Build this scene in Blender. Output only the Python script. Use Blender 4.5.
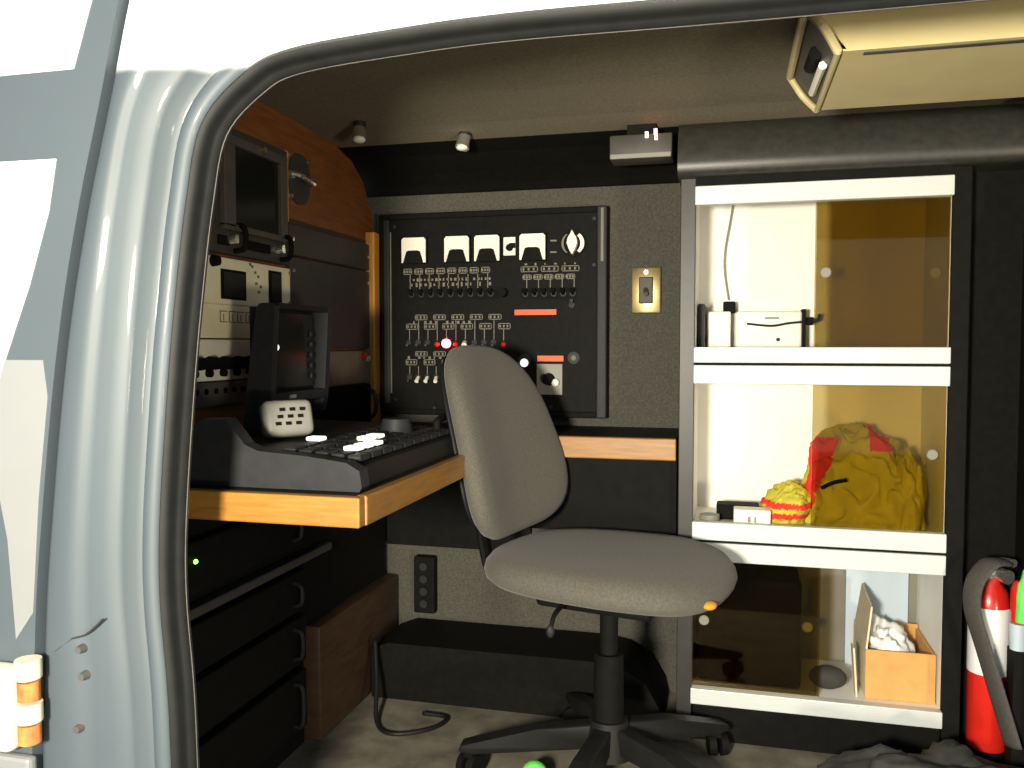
import bpy, bmesh, math, random
from mathutils import Vector, Matrix, noise
R = math.radians
random.seed(4)
for o in list(bpy.data.objects): bpy.data.objects.remove(o)
SC = bpy.context.scene
COL = SC.collection

# ------------------------------------------------------------------ camera
cam = bpy.data.cameras.new('camera'); cam.sensor_width = 36.0; cam.lens = 850/1024*36; cam.clip_start = .02
co = bpy.data.objects.new('camera', cam); COL.objects.link(co)
co.location = (0, 0, .97); co.rotation_euler = (R(90-2.6), 0, R(14.4)); SC.camera = co
# ------------------------------------------------------------------ world, lights, exposure
w = bpy.data.worlds.new('world'); SC.world = w; w.use_nodes = True
bg = w.node_tree.nodes['Background']; bg.inputs[0].default_value = (.80, .92, 1.0, 1); bg.inputs[1].default_value = .55
def lamp(name, kind, loc, target, energy, color, size=.2, spot=None):
    l = bpy.data.lights.new(name, kind); l.energy = energy; l.color = color
    if kind == 'AREA': l.shape = 'DISK'; l.size = size
    else: l.shadow_soft_size = size
    if kind == 'SPOT': l.spot_size = R(spot); l.spot_blend = .4
    o = bpy.data.objects.new(name, l); COL.objects.link(o); o.location = loc
    o.rotation_euler = (Vector(target)-Vector(loc)).to_track_quat('-Z', 'Y').to_euler(); return o
lamp('key_floodlight', 'SPOT', (-.38, -.50, .96), (-.15, 2, .85), 330, (1, .91, .74), .11, 110)
lamp('right_fill', 'AREA', (2.5, -2.0, .15), (-.4, 1.8, 1.1), 60, (1, .86, .62), .4)  # added fill for racks, ceiling and housing; no such lamp stands there
SC.view_settings.view_transform = 'Standard'; SC.view_settings.look = 'None'
SC.view_settings.gamma = 1; SC.view_settings.use_curve_mapping = False
SC.view_settings.exposure = 0.25

# ------------------------------------------------------------------ materials
def mat(name, c, rough=.6, metal=0., var=.12, scale=30, bump=0., bscale=200, emit=None, coat=0., spec=.5, stretch=None, sheen=0.):
    m = bpy.data.materials.new(name); m.use_nodes = True; nt = m.node_tree; b = nt.nodes['Principled BSDF']
    b.inputs['Roughness'].default_value = rough; b.inputs['Metallic'].default_value = metal
    b.inputs['Coat Weight'].default_value = coat; b.inputs['Specular IOR Level'].default_value = spec
    b.inputs['Sheen Weight'].default_value = sheen
    tc = nt.nodes.new('ShaderNodeTexCoord'); src = tc.outputs['Object']
    if stretch:
        mp = nt.nodes.new('ShaderNodeMapping'); mp.inputs['Scale'].default_value = stretch
        nt.links.new(src, mp.inputs['Vector']); src = mp.outputs['Vector']
    n = nt.nodes.new('ShaderNodeTexNoise'); n.inputs['Scale'].default_value = scale; n.inputs['Detail'].default_value = 5
    nt.links.new(src, n.inputs['Vector'])
    r = nt.nodes.new('ShaderNodeValToRGB'); r.color_ramp.elements[0].position = .3; r.color_ramp.elements[1].position = .7
    r.color_ramp.elements[0].color = (*[x*(1-var) for x in c], 1); r.color_ramp.elements[1].color = (*[min(1, x*(1+var)) for x in c], 1)
    nt.links.new(n.outputs['Fac'], r.inputs['Fac']); nt.links.new(r.outputs['Color'], b.inputs['Base Color'])
    if bump:
        n2 = nt.nodes.new('ShaderNodeTexNoise'); n2.inputs['Scale'].default_value = bscale; n2.inputs['Detail'].default_value = 3
        nt.links.new(src, n2.inputs['Vector']); bp = nt.nodes.new('ShaderNodeBump'); bp.inputs['Strength'].default_value = bump
        bp.inputs['Distance'].default_value = .004
        nt.links.new(n2.outputs['Fac'], bp.inputs['Height']); nt.links.new(bp.outputs['Normal'], b.inputs['Normal'])
    if emit:
        b.inputs['Emission Color'].default_value = (*emit[0], 1); b.inputs['Emission Strength'].default_value = emit[1]
    return m
def glass_mat(name, tint, gloss=.08):
    m = bpy.data.materials.new(name); m.use_nodes = True; nt = m.node_tree; nt.nodes.clear()
    out = nt.nodes.new('ShaderNodeOutputMaterial'); mx = nt.nodes.new('ShaderNodeMixShader')
    t = nt.nodes.new('ShaderNodeBsdfTransparent'); t.inputs[0].default_value = (*tint, 1)
    g = nt.nodes.new('ShaderNodeBsdfGlossy'); g.inputs['Roughness'].default_value = .03; g.inputs[0].default_value = (.9, .85, .75, 1)
    lw = nt.nodes.new('ShaderNodeFresnel'); lw.inputs['IOR'].default_value = 1.45
    nt.links.new(lw.outputs[0], mx.inputs[0]); nt.links.new(t.outputs[0], mx.inputs[1]); nt.links.new(g.outputs[0], mx.inputs[2])
    nt.links.new(mx.outputs[0], out.inputs[0]); return m
M = dict(
 paint=mat('silver_blue_paint', (.064, .084, .100), .55, .0, .03, 6, coat=.06),
 glare_and_hinge_grey=mat('pale_grey_glare_and_hinge', (.21, .22, .225), .5, 0, .03, 6, coat=.5),  # shared by the painted glare on the door and the hinge plate
 glare_white=mat('glare_white', (.86, .88, .88), .35, 0, .02, 6, coat=.5),
 rubber=mat('black_rubber', (.009, .010, .010), .6, 0, .2, 40, spec=.25),
 jamb=mat('dark_jamb', (.02, .02, .018), .5),
 carpet=mat('grey_wall_carpet', (.070, .069, .055), 1, 0, .28, 160, .08, 350, sheen=.1),
 floor_carpet=mat('grey_floor_carpet', (.15, .135, .10), 1, 0, .4, 14, .2, 300),
 headliner=mat('brown_grey_headliner', (.17, .148, .10), .95, 0, .2, 150, .1, 400),
 black_vinyl=mat('black_vinyl', (.006, .006, .005), .7, 0, .2, 60, .05, 300, spec=.1),
 vinyl_gloss=mat('black_padded_vinyl', (.030, .030, .026), .4, 0, .2, 60, .05, 250),
 black=mat('black_metal', (.006, .006, .0055), .7, 0, .2, 40, spec=.1),
 panel_black=mat('black_panel_face', (.0055, .0055, .0045), .6, 0, .3, 60, spec=.10),
 black_plastic=mat('black_plastic', (.010, .010, .010), .5, 0, .15, 40, .05, 500, spec=.25),
 charcoal=mat('charcoal_plastic', (.019, .020, .022), .55, 0, .15, 40, spec=.25),
 wood=mat('stained_wood_panel', (.22, .075, .018), .5, 0, .25, 9, .08, 40, stretch=(1, 1.2, 9)),
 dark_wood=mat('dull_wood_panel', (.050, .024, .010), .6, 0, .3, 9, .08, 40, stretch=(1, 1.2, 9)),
 oak=mat('oak_edging', (.30, .138, .022), .42, 0, .22, 7, .05, 60, stretch=(2, 2, 18), coat=.2),
 oak_v=mat('oak_post', (.66, .30, .05), .45, 0, .2, 8, stretch=(16, 16, 1.5), coat=.2),
 laminate=mat('black_laminate', (.008, .008, .007), .6, 0, .3, 80, spec=.2),
 alu=mat('brushed_aluminium', (.60, .635, .625), .42, .1, .06, 20, stretch=(2, 60, 60)),
 stile=mat('dark_grey_frame', (.030, .030, .027), .45, .2, .1, 30),
 white=mat('white_melamine', (.86, .85, .80), .55, 0, .03, 10),
 back_shaded=mat('shaded_back_board', (.20, .19, .15), .7, 0, .1, 12),
 fabric=mat('grey_upholstery', (.088, .083, .066), .95, 0, .22, 260, .2, 500, sheen=.1),
 cream=mat('cream_panel', (.88, .82, .56), .5, 0, .05, 20),
 grey_panel=mat('grey_rack_panel', (.085, .080, .072), .55, .1, .12, 30),
 grey_dark=mat('dark_grey_rack_panel', (.050, .046, .042), .55, .1, .12, 30),
 tan_panel=mat('tan_rack_panel', (.19, .165, .115), .6, 0, .1, 30),
 screen=mat('dark_screen', (.010, .011, .011), .15, 0, .1, 20),
 chrome=mat('chrome', (.75, .74, .70), .2, .9, .05, 20),
 brass=mat('aged_brass', (.38, .30, .14), .35, .8, .15, 40),
 ivory=mat('ivory_white', (.85, .83, .72), .45, 0, .03, 20),
 pale=mat('pale_print', (.16, .155, .115), .6, 0, .1, 30),
 redprint=mat('red_label', (.75, .09, .02), .5, 0, .08, 40),
 red=mat('red_enamel', (.62, .02, .012), .3, 0, .06, 20, coat=.4),
 redled=mat('red_pilot_lamp', (.8, .05, .15), .3, emit=((1, .12, .25), 9)),
 greenled=mat('green_led', (.2, .8, .1), .3, emit=((.25, 1, .05), 6)),
 whiteled=mat('lit_white_key', (.9, .9, .8), .4, emit=((1, .97, .85), .9)),
 beige=mat('beige_enamel', (.52, .44, .22), .5, 0, .05, 12),
 beige_dark=mat('beige_underside', (.50, .42, .21), .55, 0, .05, 12),
 hood_grey=mat('grey_plastic', (.22, .215, .185), .5, 0, .05, 30),
 yellow=mat('fluorescent_yellow_cloth', (.52, .47, .04), .8, 0, .15, 25, .5, 60),
 redcloth=mat('red_cloth', (.75, .03, .02), .8, 0, .1, 30),
 card=mat('cardboard', (.62, .33, .10), .8, 0, .08, 30, .1, 200),
 card_light=mat('pale_cardboard', (.72, .62, .42), .8, 0, .05, 30),
 bag=mat('white_plastic_bag', (.85, .86, .86), .4, 0, .03, 30),
 bluewhite=mat('pale_blue_daylight_and_cup', (.50, .60, .68), .6, 0, .03, 20),
 green=mat('bright_green', (.15, .75, .12), .5, 0, .05, 30),
 strap=mat('dark_grey_webbing', (.060, .056, .050), .85, 0, .2, 200, .4, 400),
 duffel=mat('black_nylon', (.028, .028, .024), .75, 0, .35, 20, .5, 60),
 rust=mat('rust', (.45, .16, .04), .8, 0, .4, 60),
 hinge=mat('cream_hinge', (.74, .68, .50), .5, 0, .1, 40),
 orange=mat('orange_print', (.65, .28, .02), .6),
 ground=mat('dark_asphalt', (.06, .06, .06), .95, 0, .3, 8, .3, 60),
 glass=glass_mat('bronze_glass', (.73, .665, .45)),
)

# ------------------------------------------------------------------ geometry helpers
def BM(): return bmesh.new()
def box(bm, x0, x1, y0, y1, z0, z1, bev=0., seg=2):
    b = bmesh.new()
    bmesh.ops.create_cube(b, size=1)
    for v in b.verts:
        v.co = Vector(((x0+x1)/2+v.co.x*(x1-x0), (y0+y1)/2+v.co.y*(y1-y0), (z0+z1)/2+v.co.z*(z1-z0)))
    if bev: bmesh.ops.bevel(b, geom=b.edges[:], offset=bev, segments=seg, profile=.5, affect='EDGES')
    return merge(bm, b)
def merge(bm, b, mtx=None):
    if mtx is not None: bmesh.ops.transform(b, matrix=mtx, verts=b.verts)
    me = bpy.data.meshes.new('tmp'); b.to_mesh(me); b.free(); bm.from_mesh(me); bpy.data.meshes.remove(me); return bm
def frame_of(d):
    d = d.normalized(); a = Vector((0, 0, 1)) if abs(d.z) < .95 else Vector((1, 0, 0))
    s = d.cross(a).normalized(); return s, s.cross(d).normalized()
def cyl(bm, p0, p1, r0, r1=None, seg=20, cap=True):
    r1 = r0 if r1 is None else r1; p0 = Vector(p0); p1 = Vector(p1); s, t = frame_of(p1-p0)
    A = [bm.verts.new(p0+(s*math.cos(a)+t*math.sin(a))*r0) for a in [2*math.pi*i/seg for i in range(seg)]]
    B = [bm.verts.new(p1+(s*math.cos(a)+t*math.sin(a))*r1) for a in [2*math.pi*i/seg for i in range(seg)]]
    for i in range(seg): bm.faces.new((A[i], A[(i+1) % seg], B[(i+1) % seg], B[i]))
    if cap: bm.faces.new(A[::-1]); bm.faces.new(B)
    return bm
def tube(bm, pts, r, seg=8, flat=1.0, smooth=True):
    pts = [Vector(p) for p in pts]
    if smooth and len(pts) > 2: pts = spline(pts, 6)
    rings = []
    s0 = None
    for i, p in enumerate(pts):
        d = (pts[min(i+1, len(pts)-1)]-pts[max(i-1, 0)]).normalized()
        if s0 is None: s0, _ = frame_of(d)
        s = (s0-d*s0.dot(d)).normalized(); s0 = s; t = d.cross(s)
        rings.append([bm.verts.new(p+s*math.cos(a)*r+t*math.sin(a)*r*flat) for a in [2*math.pi*k/seg for k in range(seg)]])
    for a, b in zip(rings, rings[1:]):
        for k in range(seg): bm.faces.new((a[k], a[(k+1) % seg], b[(k+1) % seg], b[k]))
    bm.faces.new(rings[0][::-1]); bm.faces.new(rings[-1]); return bm
def spline(pts, n):
    out = []
    for i in range(len(pts)-1):
        p0, p1, p2, p3 = pts[max(i-1, 0)], pts[i], pts[i+1], pts[min(i+2, len(pts)-1)]
        for k in range(n):
            t = k/n
            out.append(.5*((2*p1)+(p2-p0)*t+(2*p0-5*p1+4*p2-p3)*t*t+(3*p1-p0-3*p2+p3)*t**3))
    out.append(pts[-1]); return out
def prism(bm, poly, axis, lo, hi):
    """poly: 2d points in the two other axes (in xyz order), extruded along axis."""
    def mk(p, h):
        if axis == 'x': return (h, p[0], p[1])
        if axis == 'y': return (p[0], h, p[1])
        return (p[0], p[1], h)
    A = [bm.verts.new(mk(p, lo)) for p in poly]; B = [bm.verts.new(mk(p, hi)) for p in poly]; n = len(poly)
    bm.faces.new(A); bm.faces.new(B[::-1])
    for i in range(n): bm.faces.new((A[i], B[i], B[(i+1) % n], A[(i+1) % n]))
    return bm
def sheet(bm, pa, pb):
    """quad strip between two equally long point lists"""
    A = [bm.verts.new(p) for p in pa]; B = [bm.verts.new(p) for p in pb]
    for i in range(len(A)-1): bm.faces.new((A[i], A[i+1], B[i+1], B[i]))
    return bm
def ball(bm, c, r, sx=1, sy=1, sz=1, seg=16):
    b = bmesh.new(); bmesh.ops.create_uvsphere(b, u_segments=seg, v_segments=max(6, seg//2), radius=r)
    return merge(bm, b, Matrix.Translation(c) @ Matrix.Diagonal((sx, sy, sz, 1)))
def put(name, bm, m, parent=None, smooth=False, local=False, **props):
    bmesh.ops.recalc_face_normals(bm, faces=bm.faces)
    me = bpy.data.meshes.new(name)
    if parent is not None and not local:
        bmesh.ops.translate(bm, vec=-wl(parent), verts=bm.verts)
    if parent is None and not local:
        n = len(bm.verts); c = Vector((0, 0, 0))
        for v in bm.verts: c += v.co
        c /= n; c.z = min(v.co.z for v in bm.verts)
        bmesh.ops.translate(bm, vec=-c, verts=bm.verts)
    bm.to_mesh(me); bm.free(); me.materials.append(M[m] if isinstance(m, str) else m)
    if smooth:
        me.shade_smooth() if smooth is True else me.shade_auto(smooth) if hasattr(me, 'shade_auto') else me.shade_smooth()
        if smooth == 'auto': pass
    o = bpy.data.objects.new(name, me); COL.objects.link(o)
    if parent is not None: o.parent = parent
    elif not local: o.location = c
    for k, v in props.items(): o[k] = v
    return o
def auto(o, ang=40):
    me = o.data; me.polygons.foreach_set('use_smooth', [True]*len(me.polygons)); me.set_sharp_from_angle(angle=R(ang)); return o
def wl(o):
    v = Vector(o.location)
    while o.parent is not None: o = o.parent; v += Vector(o.location)
    return v
def thing(name, label, cat, loc, rz=0, group=None):
    o = bpy.data.objects.new(name, None); COL.objects.link(o); o.location = loc; o.rotation_euler = (0, 0, rz); o.empty_display_size = .05
    o['label'] = label; o['category'] = cat
    if group: o['group'] = group
    return o
def tag(o, label, cat, group=None):
    o['label'] = label; o['category'] = cat
    if group: o['group'] = group
    return o
def struct(name, bm, m, parent=None, **k):
    o = put(name, bm, m, parent, **k)
    if parent is None: o['kind'] = 'structure'
    return o
def B(*a, **k): return box(BM(), *a, **k)

# ================================================================== SETTING
XL, XR, YB = -1.035, .98, 2.38
struct('ground', B(-9, 9, -9, .90, -.66, -.60), 'ground')
struct('floor', B(-1.8, 1.3, 1.02, 2.44, -.05, 0), 'floor_carpet')
struct('wall_back', B(-1.06, 1.3, YB, YB+.04, 0, 1.62), 'carpet')
# headliner: a swept profile in Y-Z
prof = [(1.052, 1.40), (1.075, 1.45), (1.13, 1.49), (1.25, 1.512), (1.5, 1.522), (1.8, 1.522), (2.02, 1.515), (2.14, 1.505)]
bm = BM(); up = [(y, z) for y, z in prof]; dn = [(y, z+.03) for y, z in prof]
prism(bm, up+dn[::-1], 'x', -1.8, 1.3); struct('ceiling', bm, 'headliner')
cv = [(2.14, 1.505), (2.22, 1.49), (2.30, 1.455), (2.345, 1.43), (2.366, 1.414), (2.379, 1.412)]
bm = BM(); prism(bm, cv+[(2.379, 1.56), (2.14, 1.56)], 'x', -1.8, 1.3); struct('trim_1', bm, 'black_vinyl')
# bulkhead carrying the racks
out = [(1.15, 0), (2.379, 0), (2.379, 1.30), (2.345, 1.375), (2.30, 1.44), (2.22, 1.487), (2.14, 1.503), (2.02, 1.513), (1.8, 1.52), (1.5, 1.52), (1.25, 1.51), (1.15, 1.49)]
bm = BM(); prism(bm, out, 'x', XL-.02, XL); wl_ = struct('wall_left', bm, 'wood')
struct('trim_5', B(XL, XL+.012, 1.832, 1.845, 1.265, 1.43), 'oak_v')
struct('trim_6', B(XL, XL+.006, 1.845, 2.30, 1.264, 1.275), 'dark_wood')
post = struct('trim_2', B(XL, XL+.03, 2.305, 2.345, .742, 1.30, bev=.004), 'oak_v')
# van interior outside the bulkhead
struct('wall_right', box(B(.64, 1.3, 1.98, YB, 0, 1.5), .516, .64, 2.165, YB, 0, 1.5), 'black_vinyl')
struct('trim_3', B(.632, .66, 1.955, 1.98, .05, 1.2, bev=.006), 'grey_dark')
# padded black valance over the shelf cabinet
bm = BM(); pv = []
for i in range(13):
    a = i/12*math.pi/2
    pv.append((2.13-.10*math.sin(a), 1.358+.13*(1-math.cos(a))*.0+.13*(i/12)))
vp = [(2.10, 1.366), (2.07, 1.366), (2.055, 1.369), (2.047, 1.378), (2.046, 1.40), (2.052, 1.435), (2.068, 1.468), (2.10, 1.498), (2.15, 1.507), (2.30, 1.50), (2.37, 1.42), (2.37, 1.366)]
prism(bm, vp, 'x', -.125, .64); auto(struct('trim_4', bm, 'vinyl_gloss'), 50)

# ---------------------------------------------------------------- van side round the door opening (wall_front)
Y0 = 1.0
P = [(-0.724, -0.25), (-0.736, 0.1), (-0.742, 0.388), (-0.746, 0.5), (-0.755, 0.62), (-0.753, 0.73), (-0.738, 0.9), (-0.723, 1.03), (-0.703, 1.163), (-0.678, 1.262), (-0.615, 1.322), (-0.55, 1.347), (-0.4, 1.359), (-0.257, 1.364), (0, 1.362), (0.6, 1.36), (1.3, 1.355)]
Q = [(-0.939, -0.25), (-0.937, 0.1), (-0.936, 0.388), (-0.93, 0.5), (-0.922, 0.62), (-0.91, 0.73), (-0.888, 0.9), (-0.866, 1.03), (-0.836, 1.163), (-0.799, 1.3), (-0.769, 1.42), (-0.729, 1.55), (-0.6, 1.66), (-0.257, 1.69), (0, 1.69), (0.6, 1.69), (1.3, 1.69)]
Ps = spline([Vector((x, 0, z)) for x, z in P], 6); Qs = spline([Vector((x, 0, z)) for x, z in Q], 6)
N = []
for i in range(len(Ps)):
    d = (Ps[min(i+1, len(Ps)-1)]-Ps[max(i-1, 0)]).normalized(); N.append(Vector((-d.z, 0, d.x)))
def swept(name, profile, m, parent=None, smooth=True, **k):
    """profile: list of (offset, y) or ('q', t, y)"""
    bm = BM(); rows = []
    for i in range(len(Ps)):
        row = []
        for e in profile:
            if e[0] == 'q':
                a = Ps[i]+N[i]*.075; p = a.lerp(Qs[i], e[1]); y = e[2]
            else: p = Ps[i]+N[i]*e[0]; y = e[1]
            row.append(bm.verts.new((p.x, y, p.z)))
        rows.append(row)
    for a, b in zip(rows, rows[1:]):
        for k2 in range(len(a)-1): bm.faces.new((a[k2], a[k2+1], b[k2+1], b[k2]))
    o = put(name, bm, m, parent, **k); return auto(o, 60) if smooth else o
pm = M['paint'].copy(); pm.name = 'paint_with_top_glare'; M['paint_top_glare'] = pm    # silver-blue paint, with bright light painted white across the top
nt = pm.node_tree; b = nt.nodes['Principled BSDF']; base = b.inputs['Base Color'].links[0].from_socket
g = nt.nodes.new('ShaderNodeNewGeometry'); sx = nt.nodes.new('ShaderNodeSeparateXYZ'); nt.links.new(g.outputs['Position'], sx.inputs[0])
mr = nt.nodes.new('ShaderNodeMapRange'); mr.interpolation_type = 'SMOOTHSTEP'; mr.inputs[1].default_value = 1.325; mr.inputs[2].default_value = 1.345
nt.links.new(sx.outputs[2], mr.inputs[0]); mx = nt.nodes.new('ShaderNodeMix'); mx.data_type = 'RGBA'
nt.links.new(mr.outputs[0], mx.inputs[0]); nt.links.new(base, mx.inputs[6]); mx.inputs[7].default_value = (.86, .88, .88, 1); nt.links.new(mx.outputs[2], b.inputs['Base Color'])
wf = swept('wall_front', [(.0, 1.015), (.006, 1.0), (.016, .994), (.026, .998), (.034, 1.006), (.042, 1.002), (.050, .988), (.056, .982),
     ('q', .02, .978), ('q', .22, .975), ('q', .36, .974), ('q', .42, .970), ('q', .62, .968), ('q', .80, .970), ('q', .93, .972), ('q', .985, .974), ('q', 1.0, .980), ('q', 1.0, 1.0)], 'paint_top_glare')
wf['kind'] = 'structure'
swept('weather_strip', [(.006, 1.012), (.002, .998), (-.005, .990), (-.011, .992), (-.015, .999), (-.014, 1.008), (-.017, 1.013), (-.021, 1.016), (-.022, 1.022)], 'rubber', wf)
swept('jamb_edge', [(-.020, 1.022), (-.0225, 1.024), (-.021, 1.030), (-.010, 1.036), (.03, 1.045), (.20, 1.05)], 'grey_panel', wf)
for x, z in ((-.862, .552), (-.858, .515), (-.836, .375), (-.868, .44)):
    put('rivet', cyl(BM(), (x, .975, z), (x, .963, z), .007, .005, 12), 'grey_panel', wf)
put('scuff_mark', tube(BM(), [(-.875, .9695, .566), (-.850, .968, .575), (-.824, .968, .597)], .0035, 6, .4), 'grey_dark', wf)
put('scuff_mark', tube(BM(), [(-.905, .970, .545), (-.875, .9695, .566)], .002, 6, .4, smooth=False), 'grey_panel', wf)

# opened cargo door folded out left of the seam
bm = BM(); qs = [(p.x-.005, p.z) for p in Qs if p.x < -.70 and p.z < 1.66]
poly = qs+[(-1.75, qs[-1][1]), (-1.75, qs[0][1])]
prism(bm, poly, 'y', .962, 1.0); d1 = struct('door_1', bm, 'paint'); 
def plate(name, poly, y, th, m, parent):
    bm = BM(); prism(bm, poly, 'y', y-th, y); return put(name, bm, m, parent)
def inset(poly, d): return poly
plate('painted_glare', [(-1.75, 1.335), (-.845, 1.335), (-.822, 1.40), (-.80, 1.46), (-.775, 1.55), (-.745, 1.64), (-1.75, 1.65)], .962, .0015, 'glare_white', d1)  # overexposed light on the door top, painted as a white plate
plate('painted_glare', [(-1.75, 1.225), (-.876, 1.219), (-.890, 1.15), (-.925, 1.05), (-.968, .95), (-1.0, .87), (-1.75, .87)], .962, .0015, 'glare_white', d1)  # bright reflection on the door, painted as a white plate
plate('painted_pale_glare', [(-.905, .95), (-.899, .90), (-.918, .76), (-.932, .60), (-.962, .56), (-.972, .70), (-.992, .80), (-1.0, .86), (-.968, .95)], .962, .0012, 'glare_and_hinge_grey', d1)  # softer reflection lower down, painted pale grey
hp = put('door_hinge', B(-1.06, -.943, .925, .962, .412, .53, bev=.012, seg=3), 'hinge', d1); auto(hp)
for k, (z, m) in enumerate(((.522, 'hinge'), (.492, 'rust'), (.462, 'hinge'), (.432, 'rust'))):
    hk = put('knuckle', cyl(BM(), (-.924, .942, z-.0055), (-.924, .942, z+.0205), .017 if k % 2 == 0 else .0145, seg=16), m, hp); auto(hk)
put('hinge_plate', B(-1.02, -.93, .945, .962, .355, .40, bev=.006), 'glare_and_hinge_grey', d1)

# ================================================================== DESK
DZ = .742
dk = thing('desk', 'L-shaped black laminate desk with orange wood edging under the racks', 'desk', (-.78, 1.6, .69))
put('worktop', B(XL+.002, -.548, 1.178, YB-.003, .70, DZ), 'laminate', dk)
put('worktop', B(-.548, -.125, 2.106, YB-.003, .70, DZ), 'laminate', dk)
ED = .689
put('edge_strip', B(XL+.002, -.532, 1.158, 1.178, .697, DZ+.001, bev=.003), 'oak', dk)
put('edge_strip', B(-.548, -.529, 1.179, 2.088, ED+.008, DZ+.001, bev=.003), 'oak', dk)
put('edge_strip', B(-.548, -.125, 2.086, 2.106, ED, DZ+.001, bev=.003), 'oak', dk)
put('modesty_and_shade_panel', B(-.992, -.55, 2.355, 2.374, .375, .70), 'black', dk)  # black sheet added for the desk's shade on the carpeted wall
put('modesty_and_shade_panel', B(-.548, -.125, 2.115, 2.13, .50, .70), 'black', dk)
# things under the desk
put_r = thing('equipment_rack', 'black equipment rack in the dark under the left desk', 'rack', (-.9, 1.5, 0))
put('cabinet', B(XL, -1.0, 1.20, 1.85, 0, .69), 'black', put_r)
put('shade_panel', B(XL, -.995, 1.851, 2.352, .288, .69), 'black', put_r)  # black sheet over the wood, stands in for under-desk darkness
put('shelf_ledge', B(-1.0, -.97, 1.3, 1.95, .455, .475, bev=.004), 'grey_dark', put_r)
for z0, z1, m in ((.06, .20, 'black'), (.22, .33, 'black'), (.345, .44, 'black'), (.50, .60, 'black')):
    u = put('rack_unit', B(-1.0, -.975, 1.25, 1.82, z0, z1, bev=.004), m, put_r)
    put('grab_handle', tube(BM(), [(-.975, 1.76, z0+.02), (-.955, 1.76, z0+.03), (-.955, 1.76, z1-.03), (-.975, 1.76, z1-.02)], .005), 'charcoal', u)
put('status_light', ball(BM(), (-.974, 1.39, .562), .0045), 'greenled', put_r, label='glowing green status light')
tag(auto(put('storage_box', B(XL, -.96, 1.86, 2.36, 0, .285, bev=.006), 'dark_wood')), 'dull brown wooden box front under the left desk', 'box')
bm = BM(); prism(bm, [(-.95, 0), (-.95, .135), (-.90, .155), (-.32, .155), (-.26, .145), (-.20, .11), (-.165, .05), (-.155, 0)], 'y', 2.14, 2.36)
tag(auto(put('wheel_well', bm, 'black_vinyl'), 50), 'black rounded wheel arch cover on the floor under the back counter', 'cover')
pb = thing('power_strip', 'black power strip upright on the wall under the back counter', 'power strip', (-.87, 2.36, .18))
put('body', B(-.905, -.84, 2.345, YB, .175, .345, bev=.006), 'black', pb)
for k in range(4): put('socket', cyl(BM(), (-.872, 2.346, .205+k*.037), (-.872, 2.340, .205+k*.037), .012, seg=14), 'charcoal', pb)
tag(put('floor_cable', tube(BM(), [(-.93, 2.12, .17), (-.90, 2.06, .08), (-.865, 1.98, .008), (-.80, 1.93, .007), (-.72, 1.98, .007), (-.70, 2.05, .007), (-.77, 2.06, .007)], .006), 'black_plastic', smooth=True), 'black cable trailing down onto the grey carpet floor', 'cable')

# ================================================================== RACK EQUIPMENT ON THE BULKHEAD (faces +X)
def rack_screw(parent, y, z, x):
    put('screw', cyl(BM(), (x, y, z), (x+.003, y, z), .005, seg=10), 'chrome', parent)
mo = thing('rack_monitor', 'grey rack-mounted monitor with dark screen below the wood panel', 'monitor', (XL, 1.58, 1.155))
X1 = XL+.022
bm = B(XL, X1, 1.33, 1.824, 1.160, 1.425, bev=.003); put('case', bm, 'grey_dark', mo)
for a in ((1.545, 1.585, 1.215, 1.385), (1.772, 1.80, 1.215, 1.385), (1.545, 1.80, 1.385, 1.405), (1.545, 1.80, 1.208, 1.222)):
    put('bezel', B(X1, X1+.014, *a, bev=.002), 'grey_panel', mo)
put('screen', B(X1-.002, X1+.004, 1.585, 1.772, 1.222, 1.385), 'screen', mo)
put('top_bar', B(X1, X1+.010, 1.60, 1.79, 1.390, 1.402, bev=.002), 'black', mo)
put('slot', B(X1, X1+.006, 1.535, 1.575, 1.176, 1.196, bev=.002), 'black', mo)
put('slot', B(X1, X1+.006, 1.645, 1.735, 1.176, 1.196, bev=.002), 'black', mo)
for y in (1.575, 1.765):
    k = put('knob', cyl(BM(), (X1, y, 1.190), (X1+.022, y, 1.190), .012, .009, 16), 'chrome', mo); auto(k)
    put('guard', tube(BM(), [(X1, y+.022, 1.168), (X1+.024, y+.024, 1.175), (X1+.024, y+.024, 1.215), (X1, y+.022, 1.222)], .006), 'black', mo)
put('knob', cyl(BM(), (X1+.008, 1.69, 1.398), (X1+.022, 1.69, 1.398), .009, .007, 14), 'brass', mo)

wi = thing('test_instrument', 'cream instrument panel with two small dark windows below the grey monitor', 'instrument', (XL, 1.6, .995))
X2 = XL+.020
put('faceplate', B(XL, X2, 1.33, 1.835, 1.055, 1.152, bev=.003), 'cream', wi)
put('lower_faceplate', B(XL, X2-.004, 1.36, 1.815, .985, 1.055, bev=.003), 'cream', wi)
for a in ((1.548, 1.640, 1.066, 1.128), (1.735, 1.79, 1.066, 1.140)):
    fr = put('window', B(X2, X2+.003, *a, bev=.001), 'black', wi)
    put('pane', B(X2+.003, X2+.004, a[0]+.006, a[1]-.006, a[2]+.006, a[3]-.006), 'screen', fr)
kb = put('knob', cyl(BM(), (X2, 1.522, 1.141), (X2+.014, 1.522, 1.141), .012, .010, 16), 'black', wi); auto(kb)
for y, z in ((1.668, 1.142), (1.680, 1.130), (1.692, 1.122), (1.684, 1.106), (1.702, 1.10), (1.694, 1.088), (1.66, 1.146)):
    put('marking', B(X2, X2+.001, y-.004, y+.004, z-.003, z+.003), 'pale', wi)
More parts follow.
